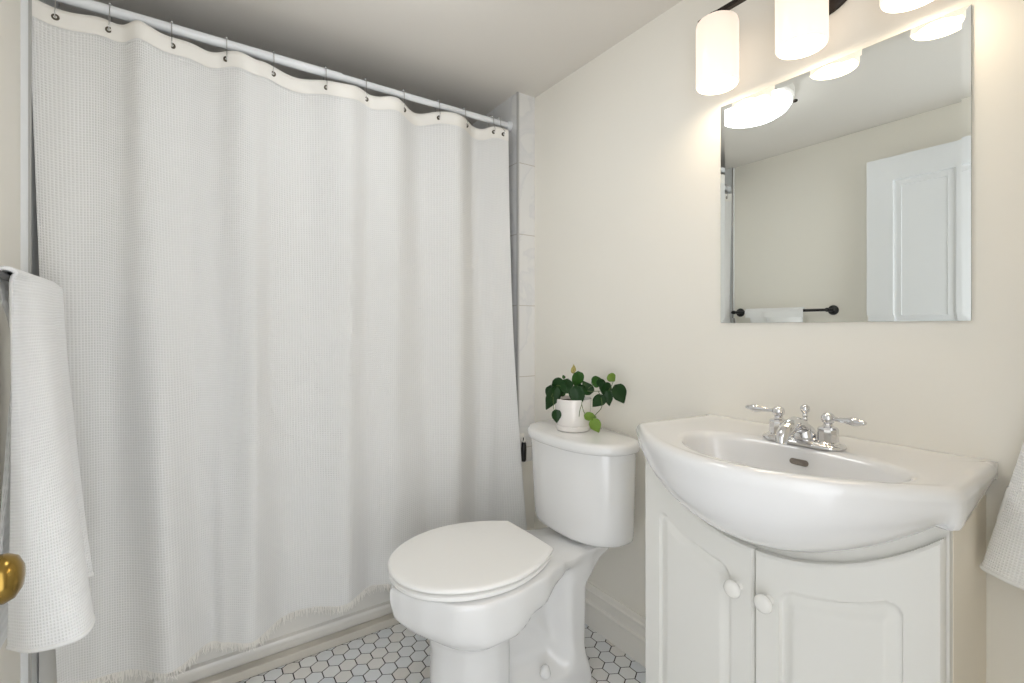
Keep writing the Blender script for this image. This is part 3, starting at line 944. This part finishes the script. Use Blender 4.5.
for ins, z in ((.026, .0006), (.018, .0012), (.012, .0002), (.0065, -.003), (.0025, -.008), (.0, -.016)):
    rg = []
    for p, q in zip(out2, nrm):
        i_ = ins if p.x < XR - .01 else 0
        e = p + q * i_
        # where the deck is narrow, stay outside the basin
        rg.append(Vector((e.x, e.y, SZ + z)))
    rings.append(rg)
def frontf(p):
    return 1.0 if p.x < .84 * D else 0.0
tot = []; inw = []
for p, q in zip(out2, nrm):
    sc = (SZ - scoop(min(max(p.y, vy0), vy1))) - .010
    wf = interp([(.70 * D, 1), (.80 * D, 1), (.86 * D, 0)], p.x)
    onf = interp([(.2, 0), (.75, 1)], -q.dot(Vector((-1, 0))) if False else q.x)   # facing the room
    f = wf * onf
    t0 = interp([(.78 * D, .068), (1.0 * D, .030)], p.x, False)
    tot.append(t0 + (max(sc, t0) - t0) * f)
    inw.append(.006 + f * max(0, (xfront(min(max(p.y, vy0), vy1)) + th - .004) - p.x - .004))
for v in (.06, .14, .24, .36, .48, .60, .72, .82, .91, .97, 1.0):
    rg = []
    for p, q, T, I in zip(out2, nrm, tot, inw):
        ins = (I if p.x < XR - .01 else 0) * (0.62 * v ** 1.9 + .38 * v ** 6) + (.004 * min(1, v / .14) * interp([(.0, 0), (.06, 1)], I))
        # the front sweeps straight back towards the cabinet, not sideways
        k_ = interp([(.0, 0), (.08, 1)], I)
        e = p + q.lerp(Vector((1, 0)), .75 * k_).normalized() * ins
        rg.append(Vector((e.x, e.y, SZ - .016 - (T - .016) * v)))
    rings.append(rg)
last = rings[-1]
for s, dz in ((.93, .006), (.6, .02), (.2, .02)):
    cxy = Vector((.86 * D, SC))
    rings.append([Vector((cxy.x + (p.x - cxy.x) * s if p.x < XR - .01 else XR - .002 - (1 - s) * .1, cxy.y + (p.y - cxy.y) * s, max(p.z + dz * .3, SZ - .158 if s < .9 else 0))) for p in last])
b = nb(); loft(b, rings)
sk = link('sink_body', b, M['china_sink'], sink, smooth=True, angle=60)
md = sk.modifiers.new('soft', 'SMOOTH'); md.factor = .5; md.iterations = 2
# overflow slot in the back wall of the basin, drain at the bottom
b = nb()
oc = Vector((0.862 * D - .0112, 0.392 * D, SZ - .033))
n_ = Vector((-1, 0, .42)).normalized(); u_ = Vector((0, 1, 0)); w_ = n_.cross(u_)
pts = []
for k in range(24):
    a = 2 * PI * k / 24
    pts.append(u_ * ((.011 if math.cos(a) > 0 else -.011) + .0055 * math.cos(a)) + w_ * (.0055 * math.sin(a)))
loft(b, [[oc + p * 1.12 - n_ * .004 for p in pts], [oc + p * 1.12 + n_ * .0012 for p in pts], [oc + p * .90 + n_ * .0016 for p in pts], [oc + p * .80 + n_ * .0008 for p in pts]])
ov = link('overflow_slot', b, M['slot'], sink, smooth=True, angle=40); ov['label'] = 'dull metal overflow slot below the faucet'
b = nb(); lathe(b, [(.026, -.002), (.026, .001), (.021, .003), (.016, .001), (.014, .005), (0, .007)], (BCn.x, BCn.y, SZ - .148), n=28)
link('drain', b, M['chrome'], sink, smooth=True, angle=40)

# ------------------------------------------------------------ faucet
FX, FY, FZ = .886 * D, .4015 * D, SZ - .0005
fc = root('faucet', (FX, FY, FZ), 'chrome centre-set faucet with two lever handles at the back of the sink', 'faucet')
b = nb()
def stadium(hl, r, z, n=14):
    pts = []
    for k in range(n + 1):
        a = k / n * PI; pts.append(Vector((FX + r * math.cos(a), FY + hl + r * math.sin(a), FZ + z)))
    for k in range(n + 1):
        a = PI + k / n * PI; pts.append(Vector((FX + r * math.cos(a), FY - hl + r * math.sin(a), FZ + z)))
    return pts
loft(b, [stadium(.053, .030, 0), stadium(.053, .0305, .004), stadium(.053, .029, .007), stadium(.053, .024, .010), stadium(.051, .018, .012)])
link('base_plate', b, M['chrome'], fc, smooth=True, angle=50)
for s in (1, -1):
    hy_ = FY + s * .0510
    b = nb(); lathe(b, [(.0235, .008), (.0235, .012), (.0195, .015), (.0190, .040), (.0165, .044), (.0105, .046), (.0085, .049), (.0085, .053)], (FX, hy_, FZ), n=10)
    hb = link('handle_base', b, M['chrome'], fc, smooth=True, angle=25)
    b = nb(); lathe(b, [(.0075, .051), (.0115, .055), (.0132, .061), (.0125, .067), (.009, .072), (.004, .0745), (0, .075)], (FX, hy_, FZ), n=24)
    dr = Vector((-.14, s * 1.0, -.03)).normalized()
    o0 = Vector((FX, hy_, FZ + .0625))
    ts = [0, .011, .018, .027, .036, .043, .051, .058, .064, .068, .072]
    rs = [.0050, .0048, .0046, .0050, .0062, .0078, .0092, .0078, .0050, .0052, .0028]
    tube(b, [o0 + dr * t + Vector((0, 0, .05 * t)) for t in ts], rs, 14)
    link('lever_handle', b, M['chrome'], fc, smooth=True, angle=60)
b = nb()
sp_pts = [(FX + .006, FY, FZ + .008), (FX + .002, FY, FZ + .026), (FX - .012, FY, FZ + .040), (FX - .034, FY, FZ + .045), (FX - .058, FY, FZ + .041), (FX - .078, FY, FZ + .032), (FX - .090, FY, FZ + .020), (FX - .092, FY, FZ + .012)]
tube(b, sp_pts, [.019, .018, .0175, .017, .016, .0145, .012, .0105], 20)
link('spout', b, M['chrome'], fc, smooth=True, angle=60)
b = nb(); lathe(b, [(.0245, .006), (.0250, .016), (.0235, .026), (.017, .035), (.0085, .042), (.005, .044), (.0045, .050), (.0062, .0525), (.0045, .055), (.0045, .058), (.0062, .0605), (.0045, .063), (.0045, .066), (.0085, .070), (.0098, .0755), (.0085, .081), (.004, .0845), (0, .085)], (FX + .004, FY - .004, FZ), n=24)
link('lift_rod', b, M['chrome'], fc, smooth=True, angle=60)

# ------------------------------------------------------------ mirror
my0, my1, mz0, mz1 = .208 * D, .624 * D, H + .0113 * D, H + .4977 * D
mir = root('wall_mirror', (XR, (my0 + my1) / 2, mz0), 'rectangular frameless mirror hanging over the sink, reflecting a white door', 'mirror')
b = nb()
xb, xf_, bw = XR - .0012, XR - .0062, .0135
def mr(i, x): return [Vector((x, my0 + i, mz0 + i)), Vector((x, my1 - i, mz0 + i)), Vector((x, my1 - i, mz1 - i)), Vector((x, my0 + i, mz1 - i))]
rg = [mr(0, xb), mr(0, xf_ + .0011), mr(bw, xf_)]
Rg = [[b.verts.new(p) for p in r] for r in rg]
for k in range(4):
    b.faces.new((Rg[0][k], Rg[0][(k + 1) % 4], Rg[1][(k + 1) % 4], Rg[1][k])).material_index = 1
    b.faces.new((Rg[1][k], Rg[1][(k + 1) % 4], Rg[2][(k + 1) % 4], Rg[2][k])).material_index = 0
b.faces.new(Rg[2]).material_index = 0; b.faces.new(Rg[0]).material_index = 1
link('mirror_glass', b, [M['mirror'], M['mirror_edge']], mir)
for y in (my0 + .12, my1 - .12):
    pass

# ------------------------------------------------------------ vanity light: three opal cylinders on a dark bar
LX = D - .0715 * D
LY = [.590 * D, .4225 * D, .259 * D]
LZ0 = H + .513 * D; LZ1 = LZ0 + .142 * D
vl = root('vanity_light', (XR, LY[1], LZ1), 'dark bar wall light with three lit white glass shades above the mirror', 'wall light')
b = nb(); box(b, (LX - .006, LY[2] - .055, LZ1 + .0095), (LX + .010, LY[0] + .055, LZ1 + .0215), .002); link('bar', b, M['bronze'], vl)
b = nb(); lathe(b, [(.078, .0005), (.078, .008), (.070, .016), (.030, .020)], (XR, LY[1] - .012, LZ1 - .006), (-1, 0, 0), 48)
link('canopy', b, M['bronze'], vl, smooth=True, angle=40)
b = nb(); tube(b, [(XR - .012, LY[1], LZ1 + .012), (LX, LY[1], LZ1 + .0155)], .008, 12); link('arm', b, M['bronze'], vl, smooth=True, angle=40)
for y in LY:
    b = nb(); lathe(b, [(.0, .0), (.024, .0), (.026, .004), (.026, .010), (.012, .0135)], (LX, y, LZ1 - .002), n=28)
    link('shade_holder', b, M['bronze'], vl, smooth=True, angle=40)
    r0 = .0530
    b = nb(); lathe(b, [(.018, LZ1 - LZ0 - .004), (r0 - .012, LZ1 - LZ0 - .004), (r0 - .003, LZ1 - LZ0 - .010), (r0, LZ1 - LZ0 - .020), (r0, .004), (r0 - .001, .001), (r0 - .003, 0)], (LX, y, LZ0), n=48, cap=False)
    lathe(b, [(r0 - .003, 0), (r0 - .0045, .002), (r0 - .005, .006), (r0 - .005, LZ1 - LZ0 - .022), (r0 - .016, LZ1 - LZ0 - .008), (.018, LZ1 - LZ0 - .008)], (LX, y, LZ0), n=48, cap=False, mi=1)
    bmesh.ops.remove_doubles(b, verts=b.verts[:], dist=1e-5)
    sh = link('shade', b, [M['opal'], M['opal_inner']], vl, smooth=True, angle=60)
    b = nb(); lathe(b, [(.012, .155), (.013, .125), (.020, .105), (.029, .085), (.030, .070), (.025, .055), (.014, .045), (0, .042)], (LX, y, LZ0), n=28)
    link('bulb', b, M['bulb'], vl, smooth=True)
    ld = bpy.data.lights.new('bulb_light', 'POINT'); ld.energy = BULB_POWER; ld.color = (1.0, .83, .62); ld.shadow_soft_size = .03
    lo = bpy.data.objects.new('bulb_light', ld); col.objects.link(lo); lo.parent = vl; lo.location = Vector((LX, y, LZ0 + .022)) - Vector(vl.location)

# ------------------------------------------------------------ ceiling light (seen in the mirror), its glow added as room fill
cc = Vector((.372 * D, .900 * D, CEIL))
cl = root('ceiling_light', cc, 'round frosted dome light on the ceiling, seen in the mirror', 'ceiling light')
b = nb(); lathe(b, [(.165, 0), (.165, -.030), (.155, -.040)], cc, n=48); link('mounting_ring', b, M['white_plastic'], cl, smooth=True, angle=40)
b = nb(); lathe(b, [(.154, -.036), (.156, -.048), (.143, -.068), (.115, -.086), (.07, -.096), (0, -.100)], cc, n=48, cap=False); link('glass_dome', b, M['dome'], cl, smooth=True)
b = nb(); lathe(b, [(0, 0), (.007, 0), (.007, .012), (.004, .018), (0, .019)], cc + Vector((-.08, -.136, -.048)), (-.5, -.86, 0), n=16, cap=False); link('retaining_screw', b, M['bronze'], cl, smooth=True)

# ------------------------------------------------------------ towel bar and towel, left wall
BZ = H + .076 * D; BX = -.221 * D
tb = root('towel_bar', (XL, 1.12 * D, BZ), 'black metal towel bar on the left wall', 'towel bar')
b = nb(); tube(b, [(BX, .880 * D, BZ), (BX, 1.335 * D - .01, BZ)], .0075, 16); link('bar', b, M['black'], tb, smooth=True, angle=40)
for y in (.902 * D, 1.320 * D - .01):
    b = nb(); lathe(b, [(.026, .001), (.026, .006), (.012, .010), (.0085, .014), (.0085, abs(BX - XL)), (.011, abs(BX - XL) + .001), (.011, abs(BX - XL) + .012), (0, abs(BX - XL) + .014)], (XL, y, BZ), (1, 0, 0), 24)
    link('post', b, M['black'], tb, smooth=True, angle=40)
def cloth(rows, uvs, thick, m, name='towel_cloth', parent=None):
    bm = nb(); grid(bm, rows, uvs)
    o = link(name, bm, m, parent, smooth=True)
    sd = o.modifiers.new('thickness', 'SOLIDIFY'); sd.thickness = thick; sd.offset = 0
    bv = o.modifiers.new('round', 'SUBSURF'); bv.levels = 1; bv.render_levels = 1
    return o
tw = root('hanging_towel', (BX, 1.12 * D, BZ), 'white waffle towel folded over the black bar on the left wall', 'towel', None)
tops = [(-.2235, .995), (-.2205, 1.02), (-.215, 1.08), (-.2095, 1.14), (-.2135, 1.17), (-.2085, 1.22), (-.214, 1.250)]
bots = [(-.232, 1.024), (-.195, .990), (-.150, .985), (-.140, 1.030), (-.170, 1.110), (-.180, 1.140), (-.150, 1.160)]
NSt, NTt = 70, 60
rows = []; uv = []
ztop = BZ + .0145; zbot = H - .482 * D
for i in range(-26, NTt + 1):
    row = []; ur = []
    for j in range(NSt + 1):
        s = j / NSt
        tx, ty = catmull(tops, s)
        bx, by = catmull(bots, s)
        if i >= 0:
            t = i / NTt; e = t ** 1.1
            x = (tx + (bx - tx) * e) * D + .0125; y = (ty + (by - ty) * e) * D
            x += .004 * math.sin(9 * s + 3 * t) * t - .012 * math.exp(-((s - .66) / .04) ** 2) * min(1, t * 3) + .002 * math.sin(23 * s) * (1 - t * .4)
            z = BZ + (zbot + .012 * s + interp([(.66, 0), (.76, .024)], s) - BZ) * t
        elif i > -9:
            a = PI * (-i) / 9
            x = BX + .0165 * math.cos(a) + .002; y = ty * D; z = BZ + .0150 * math.sin(a)
        else:
            t = (-i - 9) / 17
            x = BX - .0155 - .020 * t + .003 * math.sin(7 * s + 2 * t) * t; y = (ty * min(1, t * 4 + .0) + ty * (1 - min(1, t * 4)) + max(0, 1 - s * 1.6) * (.17 - .12 * t) * min(1, t * 6)) * D; z = BZ - (BZ - (H - .525 * D)) * t
        row.append(Vector((x, y, z))); ur.append((s * .42, i * .0095))
    rows.append(row); uv.append(ur)
cloth(rows, uv, .009, M['towel'], parent=tw)
hemrow = [p.copy() for p in rows[-1]]
b = nb(); tube(b, [p + Vector((0, 0, .001)) for p in hemrow], .0058, 8)
link('hem', b, M['towel_hem'], tw, smooth=True)

# ------------------------------------------------------------ second towel on a ring, right wall beside the vanity
trz = H + .010 * D; tx_ = XR - .060
tr = root('towel_ring', (XR, .085 * D, trz), 'black towel ring on the right wall beside the vanity, just beyond the picture edge', 'towel ring')
b = nb(); lathe(b, [(.024, .001), (.024, .006), (.009, .010), (.009, .060), (0, .062)], (XR, .085 * D, trz + .046), (-1, 0, 0), 20); link('post', b, M['black'], tr, smooth=True, angle=40)
b = nb()
cpt = Vector((tx_, .085 * D, trz))
tube(b, [cpt + Vector((0, .046 * math.sin(2 * PI * k / 40), .046 * math.cos(2 * PI * k / 40))) for k in range(41)], .0045, 10, cap=False); link('ring', b, M['black'], tr, smooth=True)
tw2 = root('hand_towel', (tx_, .1 * D, H - .2 * D), 'white waffle hand towel hanging beside the vanity at the right edge', 'towel', None)
rows = []; uv = []
z0 = trz - .046
for side in (1,):
    n1 = 60
    for i in range(n1 + 1):
        t = i / n1
        row = []; ur = []
        for k in range(81):
            a = 2 * PI * k / 80
            hw = interp([(0, .040), (.15, .047), (.5, .070), (1, .104)], t, False)
            dp = interp([(0, .020), (.3, .026), (1, .036)], t, False)
            wv = 1 + .10 * math.sin(5 * a + 1.0) * t + .05 * math.sin(9 * a) * t
            cy_, sy_ = math.cos(a), math.sin(a)
            y = (.085 + .016 * t) * D + hw * math.copysign(abs(cy_) ** .8, cy_) * (1 + .03 * math.sin(3 * a))
            x = tx_ + .004 - .010 * t - dp * math.copysign(abs(sy_) ** .8, sy_) * wv
            z = z0 + .016 * (1 - abs(sy_)) * 0 + (H - .350 * D - z0) * t + (.010 * math.cos(a)) * t
            if t < .12: z += 0
            row.append(Vector((min(x, XR - .010), y, z))); ur.append((k / 80 * .5, t * .42))
        rows.append(row); uv.append(ur)
cloth(rows, uv, .006, M['towel'], parent=tw2)
b = nb(); tube(b, [p + Vector((0, 0, .002)) for p in rows[-1]], .0048, 8, cap=False); link('hem', b, M['towel_hem'], tw2, smooth=True)
b = nb()
band = []
for i in range(37, 47):
    c = sum((p for p in rows[i]), Vector()) / len(rows[i])
    band.append([p + (p - c).normalized() * .0042 for p in rows[i]])
grid(b, band); link('woven_band', b, M['towel_hem'], tw2, smooth=True)
# saddle of cloth over the ring
b = nb()
sad = []
for i in range(17):
    a = PI * i / 16
    sad.append([Vector((tx_ + .004 - .020 * math.cos(a), .085 * D + .036 * (j / 10 * 2 - 1), z0 + .017 * math.sin(a) - .002)) for j in range(11)])
grid(b, sad); o = link('towel_fold', b, M['towel_hem'], tw2, smooth=True)
sd = o.modifiers.new('thickness', 'SOLIDIFY'); sd.thickness = .005; sd.offset = 0

for o in list(bpy.data.objects):
    if '_w' in o: del o['_w']
